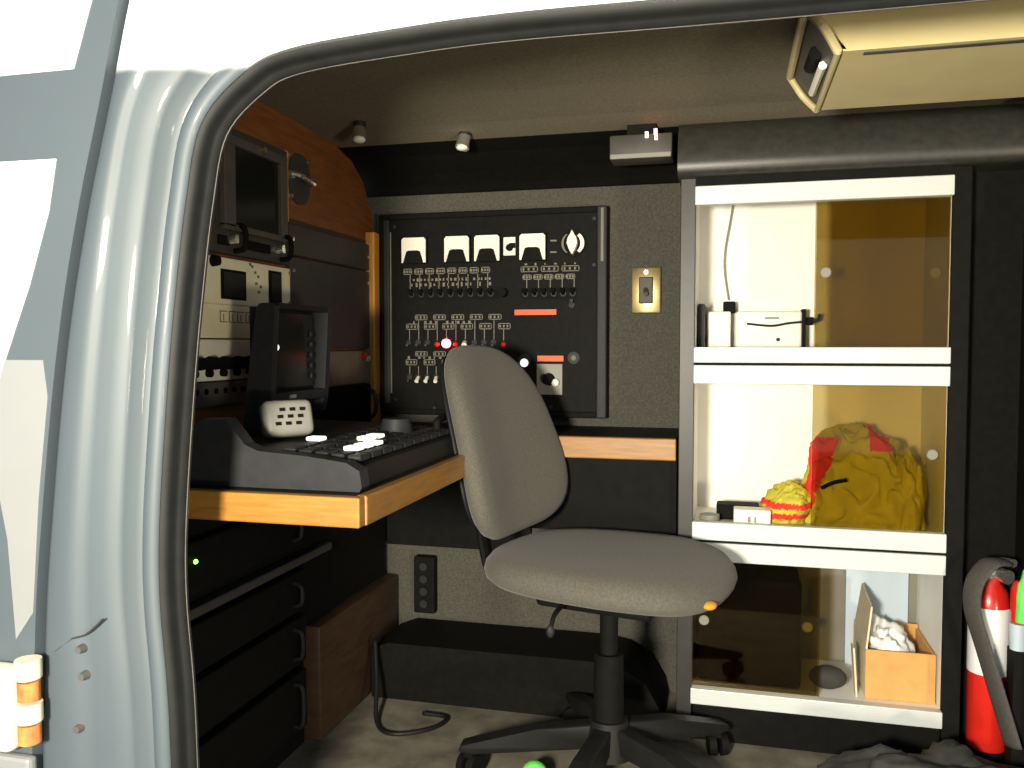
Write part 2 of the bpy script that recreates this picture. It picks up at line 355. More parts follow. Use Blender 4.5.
for k in range(4):
    y = 1.55+k*.032
    for a in ((y, y+.026, 1.040, 1.042), (y, y+.026, 1.018, 1.020), (y, y+.002, 1.018, 1.042), (y+.012, y+.014, 1.022, 1.036)):
        put('marking', B(X2-.004, X2-.003, *a), 'pale', wi)
rack_screw(wi, 1.826, 1.14, X2); rack_screw(wi, 1.826, 1.07, X2)

mx_ = thing('mixer_panel', 'cream audio mixer strip with a row of black knobs', 'mixer', (XL, 1.6, .90))
put('faceplate', B(XL, X2+.004, 1.33, 1.82, .945, .982, bev=.003), 'ivory', mx_)
put('lower_strip', B(XL, X2, 1.33, 1.82, .898, .945, bev=.003), 'ivory', mx_)
for k in range(9):
    y = 1.40+k*.049
    kn = put('knob', cyl(BM(), (X2, y, .934), (X2+.026, y, .934), .015, .012, 16), 'black', mx_); auto(kn)
    put('shaft_collar', cyl(BM(), (X2, y, .914), (X2+.010, y, .914), .008, .008, 12), 'black', mx_)
pp = thing('patch_panel', 'dark grey jack panel under the cream mixer strip', 'panel', (XL, 1.6, .84))
put('faceplate', B(XL, X2, 1.33, 1.82, .845, .895, bev=.003), 'grey_panel', pp)
for k in range(14): put('jack', cyl(BM(), (X2, 1.36+k*.033, .877), (X2+.003, 1.36+k*.033, .877), .006, seg=12), 'black', pp)
bk = thing('blank_panel', 'plain dark grey blank rack panel just under the wood, upper of two', 'panel', (XL, 2.07, 1.19))
put('faceplate', B(XL, XL+.016, 1.845, 2.303, 1.187, 1.262, bev=.003), 'grey_dark', bk)
for y in (1.856, 2.292): rack_screw(bk, y, 1.225, XL+.016)
bk = thing('blank_panel', 'plain grey blank rack panel, the taller lower one behind the hooded screen', 'panel', (XL, 2.07, .96))
put('faceplate', B(XL, XL+.016, 1.845, 2.303, .962, 1.183, bev=.003), 'grey_dark', bk)
for y in (1.856, 2.292):
    for z in (1.0, 1.15): rack_screw(bk, y, z, XL+.016)
tp = thing('rack_module', 'tan equipment panel with red button beside the orange post', 'panel', (XL, 2.07, .85))
put('faceplate', B(XL, XL+.018, 1.845, 2.303, .862, .955, bev=.003), 'tan_panel', tp)
put('button', cyl(BM(), (XL+.018, 2.245, .940), (XL+.028, 2.245, .940), .010, seg=14), 'red', tp, label='red push button')
put('button', cyl(BM(), (XL+.018, 2.275, .932), (XL+.026, 2.275, .932), .008, seg=14), 'ivory', tp, label='ivory push button')
bl = thing('lower_rack_unit', 'black rack unit at the desk top below the tan panel', 'rack unit', (XL, 2.07, .75))
put('faceplate', B(XL, XL+.018, 1.845, 2.303, .745, .858, bev=.003), 'black', bl)
put('grab_handle', tube(BM(), [(XL+.018, 2.27, .76), (XL+.045, 2.27, .775), (XL+.045, 2.27, .83), (XL+.018, 2.27, .845)], .006), 'charcoal', bl)
# oval latch on the wood
lt = thing('gooseneck_clip', 'oval dark plate with a chrome clip on the wood panel', 'clip', (XL, 1.92, 1.31))
bm = BM(); ol = []
for i in range(28):
    a = 2*math.pi*i/28; ol.append((1.915+.052*math.copysign(abs(math.cos(a))**.8, math.cos(a)), 1.378+.062*math.sin(a)))
prism(bm, ol, 'x', XL, XL+.006); put('back_plate', bm, 'grey_dark', lt)
put('clip_bar', tube(BM(), [(XL+.008, 1.865, 1.384), (XL+.026, 1.885, 1.379), (XL+.026, 1.945, 1.372), (XL+.008, 1.965, 1.374)], .007), 'chrome', lt)
for y in (1.868, 1.962): auto(put('bolt', cyl(BM(), (XL, y, 1.381), (XL+.014, y, 1.380), .012, .010, 14), 'chrome', lt))
for y, z in ((1.872, 1.43), (1.872, 1.332), (1.958, 1.428)): put('screw', cyl(BM(), (XL+.0, y, z), (XL+.009, y, z), .006, seg=10), 'chrome', lt)

# ================================================================== CONSOLE ON THE DESK
cs = thing('control_desk', 'black sloping switcher console with lit white keys on the desk', 'console', (-.74, 1.45, DZ))
zc = DZ+.001
cp = [(-.875, zc), (-.875, .80), (-.855, .828), (-.828, .851), (-.785, .852), (-.768, .832), (-.752, .812), (-.728, .802), (-.64, .796), (-.575, .788), (-.553, .776), (-.549, .750), (-.553, zc)]
bm = BM(); prism(bm, cp, 'y', 1.205, 1.235); put('end_cheek', bm, 'charcoal', cs)
cp2 = [(-.97, zc), (-.97, .80), (-.73, .796), (-.60, .786), (-.568, .776), (-.562, zc)]
bm = BM(); prism(bm, cp2, 'y', 1.235, 1.78); put('body', bm, 'black_plastic', cs)
bm = BM(); prism(bm, cp, 'y', 1.78, 1.80); 
bmesh.ops.delete(bm, geom=bm.verts[:], context='VERTS') if False else None
bm.free()
def slope(x): return .796-(x+.73)*(.010/.13)
def key(y0, y1, x0, x1, m, h=.007):
    bm = BM(); zz = slope((x0+x1)/2)
    box(bm, x0, x1, y0, y1, zz-.003, zz+h, bev=.0015, seg=1); return put('key', bm, m, cs)
lit = {(0, 2), (0, 3), (0, 4), (1, 2), (1, 3), (1, 4), (2, 2), (2, 3), (3, 2)}
for r_ in range(5):
    for c_ in range(10):
        y0 = 1.26+c_*.048; x0 = -.715+r_*.029
        key(y0, y0+.040, x0, x0+.023, 'charcoal')
for y0, x0, ww in ((1.305, -.622, .018), (1.345, -.622, .018), (1.385, -.622, .018), (1.43, -.655, .015), (1.47, -.655, .015), (1.36, -.72, .012)):
    bm = BM(); zz = slope(x0)+.010; box(bm, x0-.006, x0+.022, y0, y0+.026, zz-.004, zz+.003, bev=.0015, seg=1); put('lit_key', bm, 'whiteled', cs, label='lit white key')
put('fader_lever', tube(BM(), [(-.60, 1.70, slope(-.60)), (-.60, 1.70, slope(-.60)+.022), (-.60, 1.755, slope(-.60)+.03)], .008, 10), 'black', cs)
jb = put('joystick', cyl(BM(), (-.66, 1.62, slope(-.66)), (-.66, 1.62, slope(-.66)+.03), .035, .028, 20), 'charcoal', cs); auto(jb)
# hooded monitor standing on the console
hm = thing('hooded_monitor', 'black hooded flip-up screen standing on the console', 'monitor', (-.87, 1.57, .80))
bm = BM(); prism(bm, [(-.908, .803), (-.852, .803), (-.846, .87), (-.836, 1.045), (-.842, 1.050), (-.868, 1.050), (-.875, 1.042), (-.893, .92)], 'y', 1.45, 1.468); put('side_panel', bm, 'charcoal', hm)
bm = BM(); prism(bm, [(-.90, .83), (-.852, .83), (-.846, .87), (-.836, 1.045), (-.868, 1.050), (-.893, .92)], 'y', 1.672, 1.69); put('side_panel', bm, 'charcoal', hm)
put('back_shell', B(-.90, -.872, 1.468, 1.672, .84, 1.045), 'black_plastic', hm)
put('top_hood', B(-.875, -.836, 1.468, 1.672, 1.040, 1.052, bev=.002), 'black_plastic', hm)
put('lower_bezel', B(-.875, -.845, 1.468, 1.672, .858, .878, bev=.002), 'charcoal', hm)
put('screen', B(-.873, -.866, 1.480, 1.660, .885, 1.035), 'screen', hm)
put('badge', B(-.845, -.844, 1.52, 1.545, .865, .872), 'hood_grey', hm)
for k in range(5): put('button', B(-.866, -.860, 1.64, 1.652, .90+k*.022, .912+k*.022, bev=.002), 'charcoal', hm)
put('indicator', ball(BM(), (-.862, 1.497, .966), .0075), 'whiteled', hm, label='small glowing indicator')
put('stand', B(-.893, -.855, 1.53, 1.62, .801, .85), 'black', hm)
# grey intercom box leaning on the console
it = thing('intercom_box', 'small light grey speaker box with black slots leaning on the console', 'speaker', (-.77, 1.38, .80))
b = bmesh.new(); bmesh.ops.create_cube(b, size=1)
for v in b.verts: v.co = Vector((v.co.x*.038, v.co.y*.092, v.co.z*.066))
bmesh.ops.bevel(b, geom=b.edges[:], offset=.012, segments=3, profile=.5, affect='EDGES')
rot = Matrix.Translation((-.785, 1.40, .836)) @ Matrix.Rotation(R(-40), 4, 'Z') @ Matrix.Rotation(R(-18), 4, 'Y')
auto(put('case', merge(BM(), b, rot), 'hood_grey', it))
for i in range(3):
    for j in range(3):
        b = bmesh.new(); bmesh.ops.create_cube(b, size=1)
        for v in b.verts: v.co = Vector((.0195+v.co.x*.003, -.024+i*.019+j*.005+v.co.y*.010, -.013+j*.013+v.co.z*.006))
        put('slot', merge(BM(), b, rot), 'black', it)

# ================================================================== POWER PANEL ON BACK WALL
def px(u): return -.9270+(u-402)*.002935
def pz(v): return 1.281-(v-237)*.00288
YF = 2.338
cpn = thing('switchboard', 'large black electrical control panel with white meters on the grey wall', 'panel', (-.67, YF, .77))
put('cabinet', B(-1.005, -.329, YF, YB, .768, 1.352, bev=.004), 'panel_black', cpn)
put('frame_rail', B(px(382), px(388), YF-.012, YF, .80, 1.335, bev=.003), 'charcoal', cpn)
put('frame_rail', B(px(596), px(605.5), YF-.014, YF, .768, 1.352, bev=.004), 'charcoal', cpn)
put('frame_rail', B(px(388), px(596), YF-.010, YF, 1.335, 1.352, bev=.003), 'black', cpn)
put('frame_rail', B(px(388), px(596), YF-.010, YF, .768, .785, bev=.003), 'black', cpn)
put('edge_strip', B(px(388.2), px(389.2), YF-.005, YF, .83, 1.30), 'pale', cpn)
put('edge_strip', B(px(600), px(602.5), YF-.017, YF-.014, 1.20, 1.345), 'pale', cpn)  # pale strip paints the highlight along the frame edge
def pl(name, u0, u1, v0, v1, m, d=.003, par=None, y=None, bev=0):
    y = YF if y is None else y
    return put(name, B(px(u0), px(u1), y-d, y, pz(v1), pz(v0), bev=bev), m, par or cpn)
for u in (402, 446.5, 477, 522):
    mt_ = pl('meter', u-.8, u+26, 235.5, 263, 'black', .012, bev=.002)
    bm = BM(); prism(bm, [(px(u), pz(262)), (px(u), pz(239)), (px(u+2), pz(237)), (px(u+23), pz(237)), (px(u+25), pz(239)), (px(u+25), pz(262))], 'y', YF-.016, YF-.012); put('dial', bm, 'ivory', mt_)
    bm = BM(); prism(bm, [(px(u+2), pz(262.5)), (px(u+5.5), pz(251)), (px(u+8), pz(250)), (px(u+17), pz(250)), (px(u+19.5), pz(251)), (px(u+23), pz(262.5))], 'y', YF-.020, YF-.016); put('dial_cover', bm, 'black', mt_)
sk = pl('outlet', 505, 517, 239, 257, 'ivory', .005, bev=.002); put('slot', cyl(BM(), (px(511.5), YF-.005, pz(249.5)), (px(511.5), YF-.012, pz(249.5)), .010, seg=14), 'black', sk)
put('slot', B(px(511), px(517), YF-.008, YF-.005, pz(250), pz(245)), 'black', sk)
rk = put('selector_dial', cyl(BM(), (px(573), YF, pz(247)), (px(573), YF-.004, pz(247)), .038, seg=28), 'black', cpn); auto(rk)
bm = BM(); prism(bm, [(px(573)+a*.0029, pz(247)+b*.0029) for a, b in ((-5, 0), (-4, 5), (-2, 8), (0, 12), (2, 8), (4, 5), (5, 0), (3, -6), (0, -11), (-3, -6))], 'y', YF-.022, YF-.004); put('pointer', bm, 'ivory', rk)
for s, m, w_ in ((1, 'ivory', .011), (-1, 'pale', .006)):
    bm = BM(); ar = [(px(573)+s*.032*math.cos(a), pz(247)+.032*math.sin(a)) for a in [R(-55+11*i) for i in range(11)]]
    ir = [(px(573)+s*(.032-w_)*math.cos(a), pz(247)+(.036-w_)*math.sin(a)) for a in [R(55-11*i) for i in range(11)]]
    prism(bm, ar+ir, 'y', YF-.007, YF-.004); put('scale_arc', bm, m, rk)
for u, v in ((551, 243), (551, 254)): pl('marking', u, u+6, v, v+1.5, 'pale', .001)
def frame(u0, u1, v0, v1, m='pale', fill=None):
    bm = BM(); t = .0022; y0, y1 = YF-.002, YF
    a, b_, c, d = px(u0), px(u1), pz(v1), pz(v0)
    for q in ((a, b_, d-t, d), (a, b_, c, c+t), (a, a+t, c, d), (b_-t, b_, c, d)): box(bm, q[0], q[1], y0, y1, q[2], q[3])
    f = put('label_frame', bm, m, cpn)
    n = 3
    for k in range(n):
        xx = a+(b_-a)*(k+.6)/(n+.4); put('marking', B(xx-.0028, xx+.0022, y0-.0004, y1, (c+d)/2-.0035, (c+d)/2+.0035), m, f)
    return f
def dots(u0, u1, v, n, m='pale', h=3):
    for k in range(n):
        if random.random() < .12: continue
        u = u0+(u1-u0)*k/max(1, n-1); hh = h*random.uniform(.6, 1.2)
        pl('marking', u, u+random.uniform(1.2, 2.6), v-hh/2, v+hh/2, m, .001)
def stem(u, v0, v1): pl('stem_line', u-.4, u+.4, v0, v1, 'pale', .001)
def toggle(u, v, m='charcoal', dx=0, dz=-.014, r=.0035):
    t_ = put('toggle_switch', cyl(BM(), (px(u), YF, pz(v)), (px(u), YF-.006, pz(v)), .0085, seg=12), 'charcoal', cpn)
    put('lever', cyl(BM(), (px(u), YF-.006, pz(v)), (px(u)+dx, YF-.022, pz(v)+dz), r, r*1.35, 10), m, t_)
# upper breaker groups
for k in range(8): frame(402+k*11.5, 411+k*11.5, 267.5, 273.5)
dots(408, 490, 279, 22); dots(410, 490, 284, 18, h=4)
for k in range(9): stem(409+k*10, 274, 288)
for k in range(3): frame(522+k*20, 539+k*20, 268, 273.5)
dots(526, 574, 266, 6, h=2)
for k in range(5): frame(524+k*10.5, 533+k*10.5, 276, 281); stem(528+k*11.5, 281, 289)
for k in range(9): toggle(411+k*10.2, 294, 'black', 0, .010, .005)
for k in range(6): toggle(527+k*9.2, 295, 'black', 0, .010, .005)
pl('switch_block', 407, 500, 290, 299, 'black', .004); pl('switch_block', 523, 576, 289, 300, 'black', .004)
put('knob', cyl(BM(), (px(505), YF, pz(293)), (px(505), YF-.02, pz(293)), .014, .012, 16), 'black', cpn)
pl('label_strip', 516, 557, 310, 315, 'redprint', .002, label=None) if False else put('label_strip', B(px(516), px(557), YF-.002, YF, pz(315.3), pz(310)), 'redprint', cpn, label='red label strip, upper')
toggle(572, 306, 'chrome', .002, .012)
# middle rows
for k in range(5): frame(414+k*19, 427+k*19, 314, 319.5)
for k in range(6): frame(404.5+k*19, 417+k*19, 323, 329)
dots(412, 475, 322, 12, h=3)
for k in range(11): stem(408+k*9.7, 329 if k % 2 == 0 else 320, 340)
cols = ['charcoal', 'charcoal', 'charcoal', 'red', None, 'red', 'ivory', 'charcoal', 'charcoal', 'charcoal', 'red']
for k in range(11):
    u = 408+k*9.7
    if cols[k] is None:
        pm_ = put('pilot_lamp', cyl(BM(), (px(u), YF, pz(343)), (px(u), YF-.008, pz(343)), .013, seg=16), 'redled', cpn, label='glowing red pilot lamp')
        put('bulb', ball(BM(), (px(u), YF-.008, pz(343)), .011), 'redled', pm_)
    elif k == 10 or k == 3 or k == 5: put('pilot_lamp', ball(BM(), (px(u), YF-.003, pz(344)), .008), 'red', cpn, label='small red pilot lamp')
    else: toggle(u, 342, 'ivory' if cols[k] == 'ivory' else 'chrome', .003 if cols[k] == 'ivory' else 0, -.008, .006 if cols[k] == 'ivory' else .003)
for k in range(3): frame(414+k*19, 427+k*19, 351, 356)
for k in range(4): frame(404+k*19, 416+k*19, 359, 365)
dots(406, 450, 357.5, 9)
for k in range(5): stem(408+k*9.3, 366, 378)
for k in range(5): toggle(408.5+k*9.3, 377, 'ivory' if k in (1, 2, 3) else 'chrome', .003 if k == 3 else 0, -.012, .0045 if k > 0 else .002)
frame(497, 511, 356, 363)
for k in range(3): frame(466+k*13, 476+k*13, 352, 358)
# main selector
pf = put('pilot_lamp', cyl(BM(), (px(526), YF, pz(360)), (px(526), YF-.005, pz(360)), .019, seg=18), 'charcoal', cpn)
put('lens', ball(BM(), (px(526), YF-.007, pz(362)), .012, sy=.6), 'whiteled', pf, label='lit white lens')
pf = put('pilot_lamp', cyl(BM(), (px(574), YF, pz(357)), (px(574), YF-.005, pz(357)), .017, seg=18), 'charcoal', cpn); put('lens', ball(BM(), (px(574), YF-.006, pz(357)), .009, sy=.6), 'pale', pf)
put('label_strip', B(px(538.5), px(564), YF-.002, YF, pz(360.5), pz(355)), 'redprint', cpn, label='red label strip, lower')
sp = put('selector_plate', B(px(538), px(563), YF-.004, YF, pz(393), pz(363), bev=.001), 'hood_grey', cpn, label='grey selector plate with black knob')
sk = put('selector_knob', cyl(BM(), (px(550), YF-.004, pz(378)), (px(550), YF-.02, pz(378)), .018, .015, 18), 'black', sp); auto(sk)
put('selector_tip', ball(BM(), (px(557), YF-.016, pz(381)), .011, sy=.6), 'ivory', sp)
for u, v in ((393, 225), (593, 224), (593, 268), (552, 405), (434, 408), (393, 400)): put('screw', cyl(BM(), (px(u), YF, pz(v)), (px(u), YF-.003, pz(v)), .005, seg=10), 'charcoal', cpn)
# wall plate
wp = thing('wall_switch', 'brass switch plate with one dark toggle on the grey carpeted wall', 'switch', (-.228, 2.38, 1.06))
auto(put('plate', B(-.268, -.186, 2.368, YB, 1.058, 1.186, bev=.005), 'brass', wp))
put('switch_body', B(-.246, -.208, 2.362, 2.368, 1.085, 1.158, bev=.003), 'grey_dark', wp)
put('lever', cyl(BM(), (-.227, 2.364, 1.122), (-.225, 2.340, 1.110), .008, .006, 12), 'brass', wp)
for z in (1.074, 1.171): put('screw', cyl(BM(), (-.227, 2.369, z), (-.227, 2.364, z), .006, seg=10), 'chrome', wp)

# ================================================================== SHELF CABINET
SX0, SX1, SF, SB = -.119, .512, 2.085, 2.372
sh = thing('shelf_cabinet', 'black three-tier display cabinet with white inside and sliding bronze glass', 'cabinet', (.2, SF, 0))
put('side_panel', B(SX0, SX0+.018, SF+.004, SB, .0, 1.366), 'black', sh)
put('side_panel', B(SX1-.018, SX1, SF+.004, SB, .0, 1.366), 'black', sh)
IX0, IX1 = -.083, .474
put('stile', B(SX0, IX0, SF-.006, SF+.012, .0, 1.366, bev=.002), 'stile', sh, label='grey front stile')
put('stile', B(IX1, SX1, SF-.006, SF+.012, .0, 1.366, bev=.002), 'black', sh, label='black front stile')
put('inner_side', B(SX0+.018, IX0, SF+.012, SB-.01, .10, 1.35), 'white', sh)
put('inner_side', B(IX1, SX1-.018, SF+.012, SB-.01, .10, 1.35), 'white', sh)
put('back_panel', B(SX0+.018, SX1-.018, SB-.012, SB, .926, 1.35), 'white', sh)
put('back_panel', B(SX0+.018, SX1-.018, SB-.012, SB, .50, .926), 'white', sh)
put('back_panel', B(SX0+.018, SX1-.018, SB-.012, SB, .10, .50), 'back_shaded', sh, label='back panel of the lowest tier with shade painted in grey')  # grey puts the shade of this tier into the colour
put('top_panel', B(SX0+.018, SX1-.018, SF-.004, SB, 1.347, 1.366), 'black', sh)
put('plinth', B(SX0+.018, SX1-.018, SF+.02, SF+.04, .0, .098), 'black', sh)
for z in (.924, .497, .100): put('shelf', B(SX0+.018, SX1-.018, SF+.012, SB-.012, z+.006, z+.034), 'white', sh)
for z0, z1 in ((1.302, 1.346), (.929, .966), (.879, .923), (.503, .546), (.452, .497), (.100, .138)):
    r_ = put('rail', B(IX0-.002, IX1+.001, SF-.012, SF+.010, z0, z1, bev=.002), 'alu', sh)
    pass
for z in (.926, .500): put('gap_strip', B(IX0, IX1, SF-.004, SF+.006, z-.0035, z+.0035), 'black', sh)
def pane(x0, x1, y, z0, z1, pull):
    p_ = put('glass_pane', B(x0, x1, y, y+.004, z0, z1), 'glass', sh, label='sliding bronze glass pane')
    put('finger_pull', cyl(BM(), (pull[0], y, pull[1]), (pull[0], y-.003, pull[1]), .0125, .011, 18), 'hood_grey', p_); return p_
pane(.188, IX1, SF+.014, .966, 1.302, (.212, 1.139)); pane(.192, IX1, SF+.022, .966, 1.302, (.447, 1.134))
pane(.188, IX1, SF+.014, .546, .879, (.447, .722))
pane(IX0, .212, SF+.014, .138, .452, (-.055, .30)); pane(IX0, .208, SF+.022, .138, .452, (.185, .30))
# top compartment
S1 = .9585
ad = thing('wall_device', 'white electronics box with black edge and plug in top compartment', 'device', (.09, 2.3, S1))
put('case', B(.012, .176, 2.285, 2.335, S1, 1.058, bev=.006), 'ivory', ad)
put('end_plate', B(.176, .184, 2.272, 2.338, S1, 1.062), 'black', ad)
put('plug', B(.184, .206, 2.290, 2.312, 1.022, 1.042, bev=.004), 'black', ad)
put('plug_tail', tube(BM(), [(.206, 2.30, 1.032), (.216, 2.30, 1.035), (.220, 2.30, 1.05)], .004), 'black', ad)
put('cord', tube(BM(), [(.178, 2.282, 1.030), (.14, 2.278, 1.026), (.10, 2.278, 1.020), (.04, 2.28, 1.026)], .003), 'charcoal', ad)
put('label_mark', B(.085, .12, 2.2845, 2.285, 1.037, 1.043), 'hood_grey', ad)
put('screw', cyl(BM(), (.118, 2.285, .985), (.118, 2.282, .985), .005, seg=10), 'charcoal', ad)
tag(put('power_brick', B(-.02, .012, 2.30, 2.345, 1.055, 1.085, bev=.004), 'black'), 'small black cube plug on the back of top compartment', 'plug')
tag(put('white_carton', B(-.06, .0, 2.28, 2.345, S1, 1.058, bev=.004), 'ivory'), 'small ivory box at the left end of top compartment', 'box')
tag(put('notebook', B(-.080, -.064, 2.20, 2.34, S1, 1.075, bev=.002), 'charcoal'), 'dark thin folder standing against left side of top compartment', 'folder')
tag(put('hanging_cord', tube(BM(), [(.003, 2.34, 1.346), (-.006, 2.335, 1.29), (-.017, 2.335, 1.22), (-.017, 2.335, 1.16), (-.006, 2.34, 1.09)], .0022), 'hood_grey', smooth=True), 'thin grey cord hanging down inside the top compartment', 'cord')
# middle compartment
S2 = .5315
def heap(c, ax, ay, h, seed, nu=64, nv=28, fold=.022, lean=0.):
    verts = []; faces = []
    for j in range(nv+1):
        ph = (j/nv)*math.pi/2
        for i in range(nu):
            th = 2*math.pi*i/nu
            rr = math.cos(ph)**.75; x = math.cos(th)*rr; y = math.sin(th)*rr; z = math.sin(ph)**.8
            p = Vector((c[0]+x*ax+lean*z, c[1]+y*ay, c[2]+z*h))
            n1 = noise.noise(Vector((x*2.1+seed, y*2.1, z*2.3)))
            n2 = abs(noise.noise(Vector((x*2.6+seed*2, y*2.6+z*1.2, z*2.9)))) + .22*abs(noise.noise(Vector((x*6+seed, y*6, z*5+x*4))))
            k = (n1*1.3-n2*2.0+.45)*fold*min(1, z*2+.35)
            d = Vector((x*ax, y*ay*.6, z*h+.01)).normalized(); p += d*k
            p.z = max(p.z, c[2]); verts.append(p)
    for j in range(nv):
        for i in range(nu): faces.append((j*nu+i, j*nu+(i+1) % nu, (j+1)*nu+(i+1) % nu, (j+1)*nu+i))
    return verts, faces
def meshpart(name, verts, faces, m, parent, off=0., c=None):
    bm = BM(); vs = {}
    for f in faces:
        q = []
        for i in f:
            if i not in vs:
                p = Vector(verts[i])
                if off: p = p+(p-c).normalized()*off
                vs[i] = bm.verts.new(p)
            q.append(vs[i])
        try: bm.faces.new(q)
        except ValueError: pass
    bmesh.ops.remove_doubles(bm, verts=bm.verts, dist=1e-5)
    return put(name, bm, m, parent, smooth=True)
jk = thing('rain_jacket', 'crumpled fluorescent yellow jacket with red trim heaped in the middle compartment', 'jacket', (.30, 2.22, S2))
c = Vector((.308, 2.225, S2+.0005)); V, F = heap(c, .136, .090, .225, 3.3, 150, 70, .030)
meshpart('cloth', V, F, 'yellow', jk)
def cen(f): return sum((V[i] for i in f), Vector())/len(f)
meshpart('red_trim', V, [f for f in F if cen(f).y < c.y+.02 and .575 < cen(f).z < .74 and abs((cen(f).x-(.178+.40*max(0, cen(f).z-.60)))) < .026], 'redcloth', jk, .003, c, )
meshpart('red_trim', V, [f for f in F if cen(f).z > .715 and .325 < cen(f).x < .375], 'redcloth', jk, .003, c)
c2 = Vector((.405, 2.20, S2+.0005)); V, F = heap(c2, .044, .085, .175, 8.1, 70, 34, .022); meshpart('sleeve', V, F, 'yellow', jk)
c3 = Vector((.125, 2.205, S2+.0005)); V, F = heap(c3, .060, .07, .095, 5.7, 90, 44, .011, .035); meshpart('sleeve', V, F, 'yellow', jk)
meshpart('red_trim', V, [f for f in F if .548 < cen(f).z < .560 or .572 < cen(f).z < .585], 'redcloth', jk, .003, c3)
put('fold_shade', tube(BM(), [(.215, 2.137, .63), (.24, 2.128, .645), (.27, 2.13, .652)], .008, 8, .6), 'black', jk)  # black tube paints the shade of a deep fold in the cloth
tag(put('paper_carton', B(.012, .098, 2.112, 2.16, S2, S2+.042, bev=.003), 'ivory'), 'small white carton at the front of middle compartment', 'carton')
put('print_mark', B(.045, .052, 2.1112, 2.112, S2+.012, S2+.026), 'hood_grey', bpy.data.objects['paper_carton'])
put('print_mark', B(.060, .065, 2.1112, 2.112, S2+.012, S2+.026), 'hood_grey', bpy.data.objects['paper_carton'])
tag(put('adapter_box', B(-.03, .075, 2.19, 2.25, S2, S2+.038, bev=.005), 'black'), 'black box lying behind the white carton', 'box')
tag(put('tape_roll', cyl(BM(), (-.045, 2.14, S2), (-.045, 2.14, S2+.022), .024, seg=24), 'hood_grey'), 'grey roll of tape left of the black box', 'roll')
# bottom compartment
S3 = .1345
cb = thing('cardboard_box', 'open brown cardboard box at the right of bottom compartment', 'box', (.39, 2.2, S3))
tk = .005
put('front_wall', B(.318, .470, 2.125, 2.130, S3, .252), 'card', cb)
put('back_wall', B(.318, .470, 2.325, 2.330, S3, .26), 'card', cb)
put('left_wall', B(.318, .323, 2.131, 2.324, S3, .25), 'card_light', cb)
put('right_wall', B(.465, .470, 2.131, 2.324, S3, .25), 'card', cb)
put('bottom', B(.323, .465, 2.131, 2.324, S3, S3+tk), 'card', cb)
bm = BM(); prism(bm, [(2.128, .252), (2.32, .252), (2.30, .365), (2.14, .350)], 'x', .318, .322)
bmesh.ops.rotate(bm, cent=(.32, 2.2, .252), matrix=Matrix.Rotation(R(7), 3, 'Y'), verts=bm.verts); put('flap', bm, 'card_light', cb)
bm = BM(); prism(bm, [(2.128, S3), (2.16, S3), (2.17, .25), (2.128, .252)], 'x', .290, .294)
bmesh.ops.rotate(bm, cent=(.292, 2.14, .252), matrix=Matrix.Rotation(R(-4), 3, 'Y'), verts=bm.verts); put('flap', bm, 'card_light', cb)
V, F = heap(Vector((.395, 2.225, .205)), .058, .085, .075, 2.2, 36, 14, .02, -.03)
bm = BM(); vs = [bm.verts.new(v) for v in V]
for f in F: bm.faces.new([vs[i] for i in f])
bmesh.ops.remove_doubles(bm, verts=bm.verts, dist=1e-5)
tag(put('plastic_bag', bm, 'bag', smooth=True), 'white crumpled bag poking out of the cardboard box', 'bag')
tag(put('daylight_patch', B(.30, .45, 2.345, 2.356, S3, .43), 'bluewhite'), 'pale blue sheet painting a patch of daylight behind the cardboard box', 'light_patch')  # bluish light on the cabinet back, painted as a separate sheet
tag(put('dark_pouch', ball(BM(), (.238, 2.16, S3+.03), .032, 1.4, .8, .9), 'duffel', smooth=True), 'dark soft pouch left of the cardboard box', 'pouch')
tag(put('shade_block', B(-.07, .175, 2.13, 2.33, S3, .40, bev=.012), 'black_plastic'), 'added black block for the shade behind tinted glass in bottom compartment', 'case')  # block added to darken the shaded left half of this tier

# ================================================================== THINGS AT THE CEILING
dv = thing('radio_receiver', 'grey receiver box with red and white lights at the ceiling edge', 'receiver', (-.22, 2.12, 1.42))
auto(put('case', B(-.290, -.140, 2.08, 2.16, 1.420, 1.478, bev=.004), 'grey_dark', dv))
put('lower_lip', B(-.288, -.142, 2.074, 2.08, 1.420, 1.432, bev=.002), 'hood_grey', dv)
put('bracket', B(-.25, -.18, 2.10, 2.15, 1.478, 1.506), 'black', dv)
put('indicator', B(-.204, -.196, 2.074, 2.081, 1.467, 1.481), 'whiteled', dv, label='white indicator light')
put('indicator', B(-.183, -.175, 2.074, 2.081, 1.474, 1.487), 'redled', dv, label='red indicator light')
put('indicator', B(-.181, -.174, 2.074, 2.081, 1.461, 1.472), 'whiteled', dv, label='white indicator light')
def eyeball(x, y, lab, tilt):
    t_ = thing('ceiling_spotlight', lab, 'spotlight', (x, y, 1.45), group='chrome spotlights on the headliner')
    auto(put('base', cyl(BM(), (x, y, 1.516), (x, y, 1.502), .016, .016, 18), 'charcoal', t_))
    auto(put('head', cyl(BM(), (x, y, 1.504), (x+tilt, y-.012, 1.470), .015, .018, 18), 'chrome', t_))
    put('lens', ball(BM(), (x+tilt, y-.012, 1.470), .015, sz=.5), 'ivory', t_)
eyeball(-.886, 1.95, 'small chrome ceiling spotlight nearer the wood bulkhead', .004)
eyeball(-.66, 2.09, 'small chrome ceiling spotlight above the control panel', -.004)
for x, y, lab in ((-.705, 1.40, 'bright headliner stud nearest the left pillar'), (-.65, 1.41, 'dull headliner stud second from the left pillar'), (.033, 1.42, 'headliner stud left of the beige housing')):
    auto(tag(put('headliner_stud', cyl(BM(), (x, y, 1.524), (x, y, 1.508), .008, .006, 12), 'chrome'), lab, 'stud'))
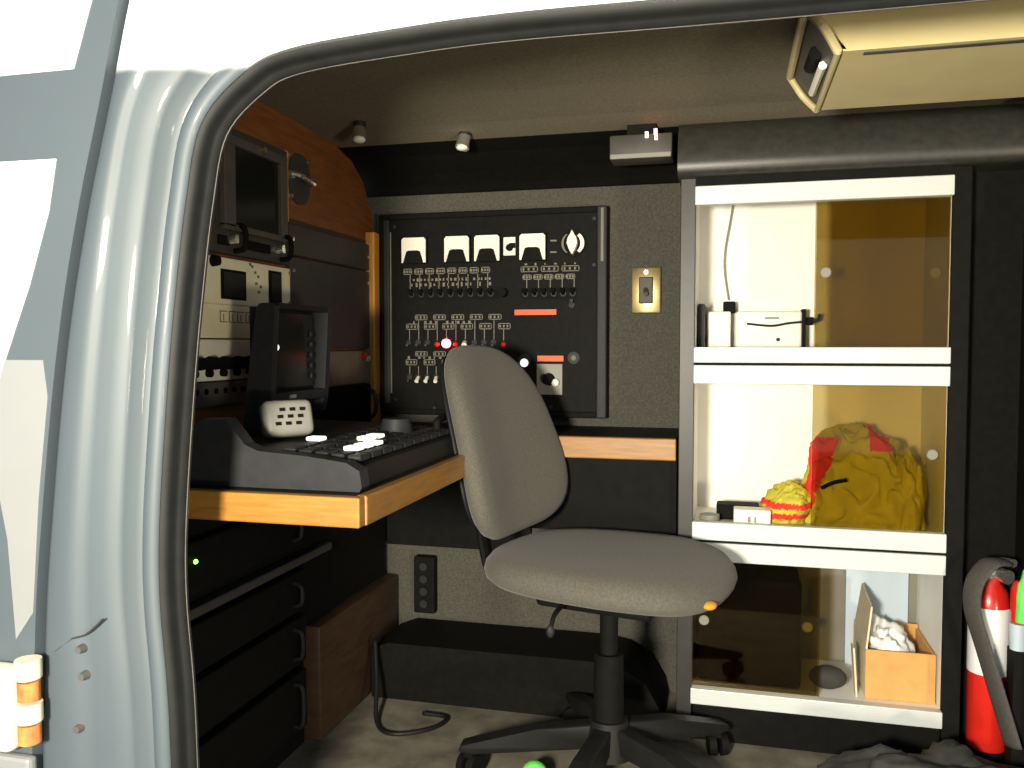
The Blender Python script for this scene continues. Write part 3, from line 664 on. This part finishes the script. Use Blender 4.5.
# beige housing upper right
hs = thing('beige_housing', 'long beige box housing hanging under the ceiling at upper right', 'housing', (.5, 1.55, 1.41))
bm = BM(); prism(bm, [(.112, 1.478), (.16, 1.411), (.88, 1.411), (.88, 1.478)], 'y', 1.38, 1.71); auto(put('body', bm, 'beige', hs))
put('seam', B(.19, .88, 1.39, 1.402, 1.4095, 1.4115), 'grey_dark', hs)
fb, ft, bb, bt = Vector((.152, 1.38, 1.411)), Vector((.103, 1.38, 1.476)), Vector((.152, 1.71, 1.411)), Vector((.103, 1.71, 1.476))
bow = Vector((.0, -.022, 0))
put('end_trim', tube(BM(), [fb, (fb+ft)/2+bow, ft], .007), 'beige', hs); put('end_trim', tube(BM(), [bb, (bb+bt)/2+bow*-.8, bt], .006), 'beige', hs)
put('end_trim', tube(BM(), [ft, (ft+bt)/2, bt], .007), 'beige', hs); put('end_trim', tube(BM(), [fb, (fb+bb)/2, bb], .005), 'beige', hs)
bm = BM(); e = Vector((.006, 0, .003)); vs = [bm.verts.new(p) for p in (fb+e, ft+e, bt+e, bb+e)]
vs2 = [bm.verts.new(p+Vector((.006, 0, 0))) for p in (fb+e, ft+e, bt+e, bb+e)]
bm.faces.new(vs); bm.faces.new(vs2[::-1])
for i in range(4): bm.faces.new((vs[i], vs2[i], vs2[(i+1) % 4], vs[(i+1) % 4]))
put('end_cap', bm, 'grey_panel', hs)
def endpt(s, t): return fb.lerp(bb, s).lerp(ft.lerp(bt, s), t)+Vector((.002, 0, 0))
put('slot', tube(BM(), [endpt(.35, .26), endpt(.85, .30)], .007, 8, smooth=False), 'ivory', hs)
put('hole', tube(BM(), [endpt(.30, .52), endpt(.55, .55)], .011, 8, smooth=False), 'black', hs)
for x in (.25, .75): put('bracket', B(x, x+.05, 1.50, 1.60, 1.478, 1.524), 'beige_dark', hs)

# ================================================================== OFFICE CHAIR (local frame, faces +X)
ch = thing('office_chair', 'grey upholstered swivel chair without arms, facing right', 'chair', (-.25, 1.825, 0), R(-13))
def pad(outline, rings, place):
    """rings: (inset scale, height)"""
    bm = BM(); rows = []
    for s, h in rings:
        if s == 0: rows.append([bm.verts.new(place(0, 0, h))]); continue
        rows.append([bm.verts.new(place(u*s, v*s, h)) for u, v in outline])
    for a, b in zip(rows, rows[1:]):
        n = max(len(a), len(b))
        for k in range(n):
            if len(a) == 1: bm.faces.new((a[0], b[k], b[(k+1) % n]))
            elif len(b) == 1: bm.faces.new((a[k], a[(k+1) % n], b[0]))
            else: bm.faces.new((a[k], a[(k+1) % n], b[(k+1) % n], b[k]))
    return bm
def sup(a, b, e, n=48, taper=0.):
    o_ = []
    for i in range(n):
        t = 2*math.pi*i/n; c_, s_ = math.cos(t), math.sin(t)
        u = a*math.copysign(abs(c_)**e, c_); v = b*math.copysign(abs(s_)**e, s_); o_.append((u, v*(1+taper*u/a)))
    return o_
seat_rings = [(0, .0), (.35, .0), (.65, -.001), (.85, -.006), (.94, -.014), (.985, -.028), (1.0, -.042), (.985, -.056), (.94, -.066), (.8, -.070), (0, -.070)]
def seat_place(u, v, h):
    drop = -.018*max(0, (u-.08)/.18)**2 if h > -.08 else 0
    return Vector((u, v, .532+h+drop-.008*math.cos(u*7)*0))
auto(put('seat', pad(sup(.262, .238, .72, taper=.06), seat_rings, seat_place), 'fabric', ch, local=True), 60)
put('seat_tag', ball(BM(), (.250, -.120, .472), .014, 1.0, 1.3, .6), 'orange', ch, local=True, label='orange worn patch on seat edge')
# back: u along height (up), v across; curved, leaning back
def back_place(u, v, h):
    lean = R(15.5); cx = -.252+.05*(v/.2)**2*.6+.015*math.cos((u/.23)*1.6)
    x = cx-h; z = u
    return Vector((x-math.sin(lean)*z, v, .757+math.cos(lean)*z-math.sin(lean)*h*0))
back_rings = [(0, 0), (.4, 0), (.75, .002), (.90, .008), (.97, .018), (1.0, .032), (.985, .046), (.94, .056), (.8, .060), (0, .060)]
auto(put('backrest', pad(sup(.222, .215, .62, taper=-.16), back_rings, lambda u, v, h: back_place(u, v, h)), 'fabric', ch, local=True), 60)
put('back_shell', pad(sup(.205, .198, .62, taper=-.16), [(0, .061), (.9, .061), (1.0, .066), (.95, .074), (0, .076)], lambda u, v, h: back_place(u, v, h)), 'black_plastic', ch, local=True, smooth=True)
put('back_bar', tube(BM(), [(-.335, 0, .80), (-.325, 0, .66), (-.31, 0, .50), (-.27, 0, .43), (-.12, 0, .425)], .022, 10, .5), 'black', ch, local=True)
put('mechanism', box(BM(), -.14, .12, -.085, .085, .405, .457, bev=.012), 'black', ch, local=True)
put('lever', tube(BM(), [(-.06, -.08, .43), (-.06, -.15, .42), (-.06, -.17, .40)], .005), 'black', ch, local=True)
put('lever_tip', ball(BM(), (-.06, -.175, .39), .009, 1, 1, 1.5), 'charcoal', ch, local=True)
auto(put('gas_column', cyl(cyl(BM(), (0, 0, .10), (0, 0, .30), .034, .032), (0, 0, .30), (0, 0, .41), .020), 'black', ch, local=True))
auto(put('base_hub', cyl(BM(), (0, 0, .075), (0, 0, .155), .055, .042), 'black_plastic', ch, local=True))
for k in range(5):
    a = R(199+72*k); d = Vector((math.cos(a), math.sin(a), 0)); n_ = Vector((-d.y, d.x, 0))
    bm = BM(); prism(bm, [(.03, .09), (.03, .145), (.16, .125), (.300, .085), (.328, .078), (.334, .062), (.298, .058)], 'y', -.02, .02)
    bmesh.ops.bevel(bm, geom=bm.edges[:], offset=.005, segments=2, profile=.5, affect='EDGES')
    bmesh.ops.rotate(bm, cent=(0, 0, 0), matrix=Matrix.Rotation(a, 3, 'Z'), verts=bm.verts)
    auto(put('base_leg', bm, 'black_plastic', ch, local=True))
    p = d*.310; ca = a+1.1; cd = Vector((math.cos(ca), math.sin(ca), 0)); cn = Vector((-cd.y, cd.x, 0))
    bm = BM()
    for s in (-1, 1): cyl(bm, p+cn*s*.006+Vector((0, 0, .0265)), p+cn*s*.022+Vector((0, 0, .0265)), .026, .024, 18)
    cs_ = auto(put('caster', bm, 'black', ch, local=True))
    put('fork', box(BM(), p.x-.012, p.x+.012, p.y-.012, p.y+.012, .045, .066, bev=.003), 'black', cs_, local=True)

# ================================================================== FLOOR AT THE RIGHT
fe = thing('fire_extinguisher', 'red and white fire extinguisher standing right of the cabinet', 'extinguisher', (.572, 2.10, 0))
bm = BM(); rr = [(.0, .0), (.038, .0), (.042, .01), (.042, .33), (.036, .36), (.018, .385), (.016, .40)]
def lathe(c, prof_, seg=28):
    bm = BM(); rows = [[bm.verts.new((c[0]+r*math.cos(2*math.pi*i/seg), c[1]+r*math.sin(2*math.pi*i/seg), c[2]+z)) for i in range(seg)] for r, z in prof_ if r > 0]
    for a, b in zip(rows, rows[1:]):
        for i in range(seg): bm.faces.new((a[i], a[(i+1) % seg], b[(i+1) % seg], b[i]))
    bm.faces.new(rows[0][::-1]); bm.faces.new(rows[-1]); return bm
auto(put('tank', lathe((.572, 2.10, .06), rr[1:]), 'red', fe), 50)
auto(put('label_band', lathe((.572, 2.10, .06), [(.0426, .175), (.0428, .176), (.0428, .325), (.0426, .326)]), 'bag', fe, label='white label band'), 50)
put('label_mark', B(.580, .605, 2.055, 2.0575, .195, .213), 'orange', fe, label='small yellow sticker')
put('base', cyl(BM(), (.572, 2.10, 0), (.572, 2.10, .062), .040), 'black', fe)
put('valve', cyl(BM(), (.572, 2.10, .44), (.572, 2.10, .475), .018, .016, 16), 'chrome', fe)
put('handle', tube(BM(), [(.575, 2.10, .475), (.585, 2.075, .492), (.602, 2.04, .497)], .009), 'chrome', fe)
put('gauge', cyl(BM(), (.590, 2.095, .458), (.600, 2.070, .458), .016), 'chrome', fe)
tag(auto(put('red_flask', lathe((.611, 2.03, .372), [(.016, 0), (.017, .005), (.017, .07), (.012, .085), (.008, .09)]), 'red')), 'small red bottle right of the extinguisher valve', 'bottle')
tag(put('blue_cup', lathe((.611, 2.03, .312), [(.016, 0), (.019, .058)]), 'bluewhite'), 'pale blue cup under the small red bottle', 'cup')
tag(auto(put('side_shelf', B(.596, .636, 2.005, 2.052, .0, .311), 'black')), 'narrow black ledge holding the pale blue cup', 'ledge')
V, F = heap(Vector((.604, 1.935, .40)), .028, .019, .115, 9.2, 40, 20, .005)
bm = BM(); vs = [bm.verts.new(v) for v in V]
for f in F: bm.faces.new([vs[i] for i in f])
bmesh.ops.remove_doubles(bm, verts=bm.verts, dist=1e-5)
tag(put('green_vest', bm, 'green', smooth=True), 'bright green cloth hanging at the far right edge', 'cloth')
sb = [(.575, 2.03, .50), (.545, 2.01, .50), (.515, 2.0, .46), (.512, 2.0, .40), (.535, 2.0, .32), (.562, 1.985, .22), (.590, 1.975, .12)]
tag(put('seat_belt', tube(BM(), sb, .027, 10, .3), 'strap', smooth=True), 'dark grey webbing strap hanging in front of the fire extinguisher', 'strap')
V, F = heap(Vector((.45, 1.885, .001)), .27, .105, .115, 6.4, 64, 14, .03)
bm = BM(); vs = [bm.verts.new(v) for v in V]
for f in F: bm.faces.new([vs[i] for i in f])
bmesh.ops.remove_doubles(bm, verts=bm.verts, dist=1e-5)
tag(put('duffel_bag', bm, 'duffel', smooth=True), 'flat black bag slumped on the floor before the cabinet', 'bag')
tag(put('green_ball', ball(BM(), (-.405, 1.775, .031), .030), 'green', smooth=True), 'bright green ball on the floor under the chair', 'ball')
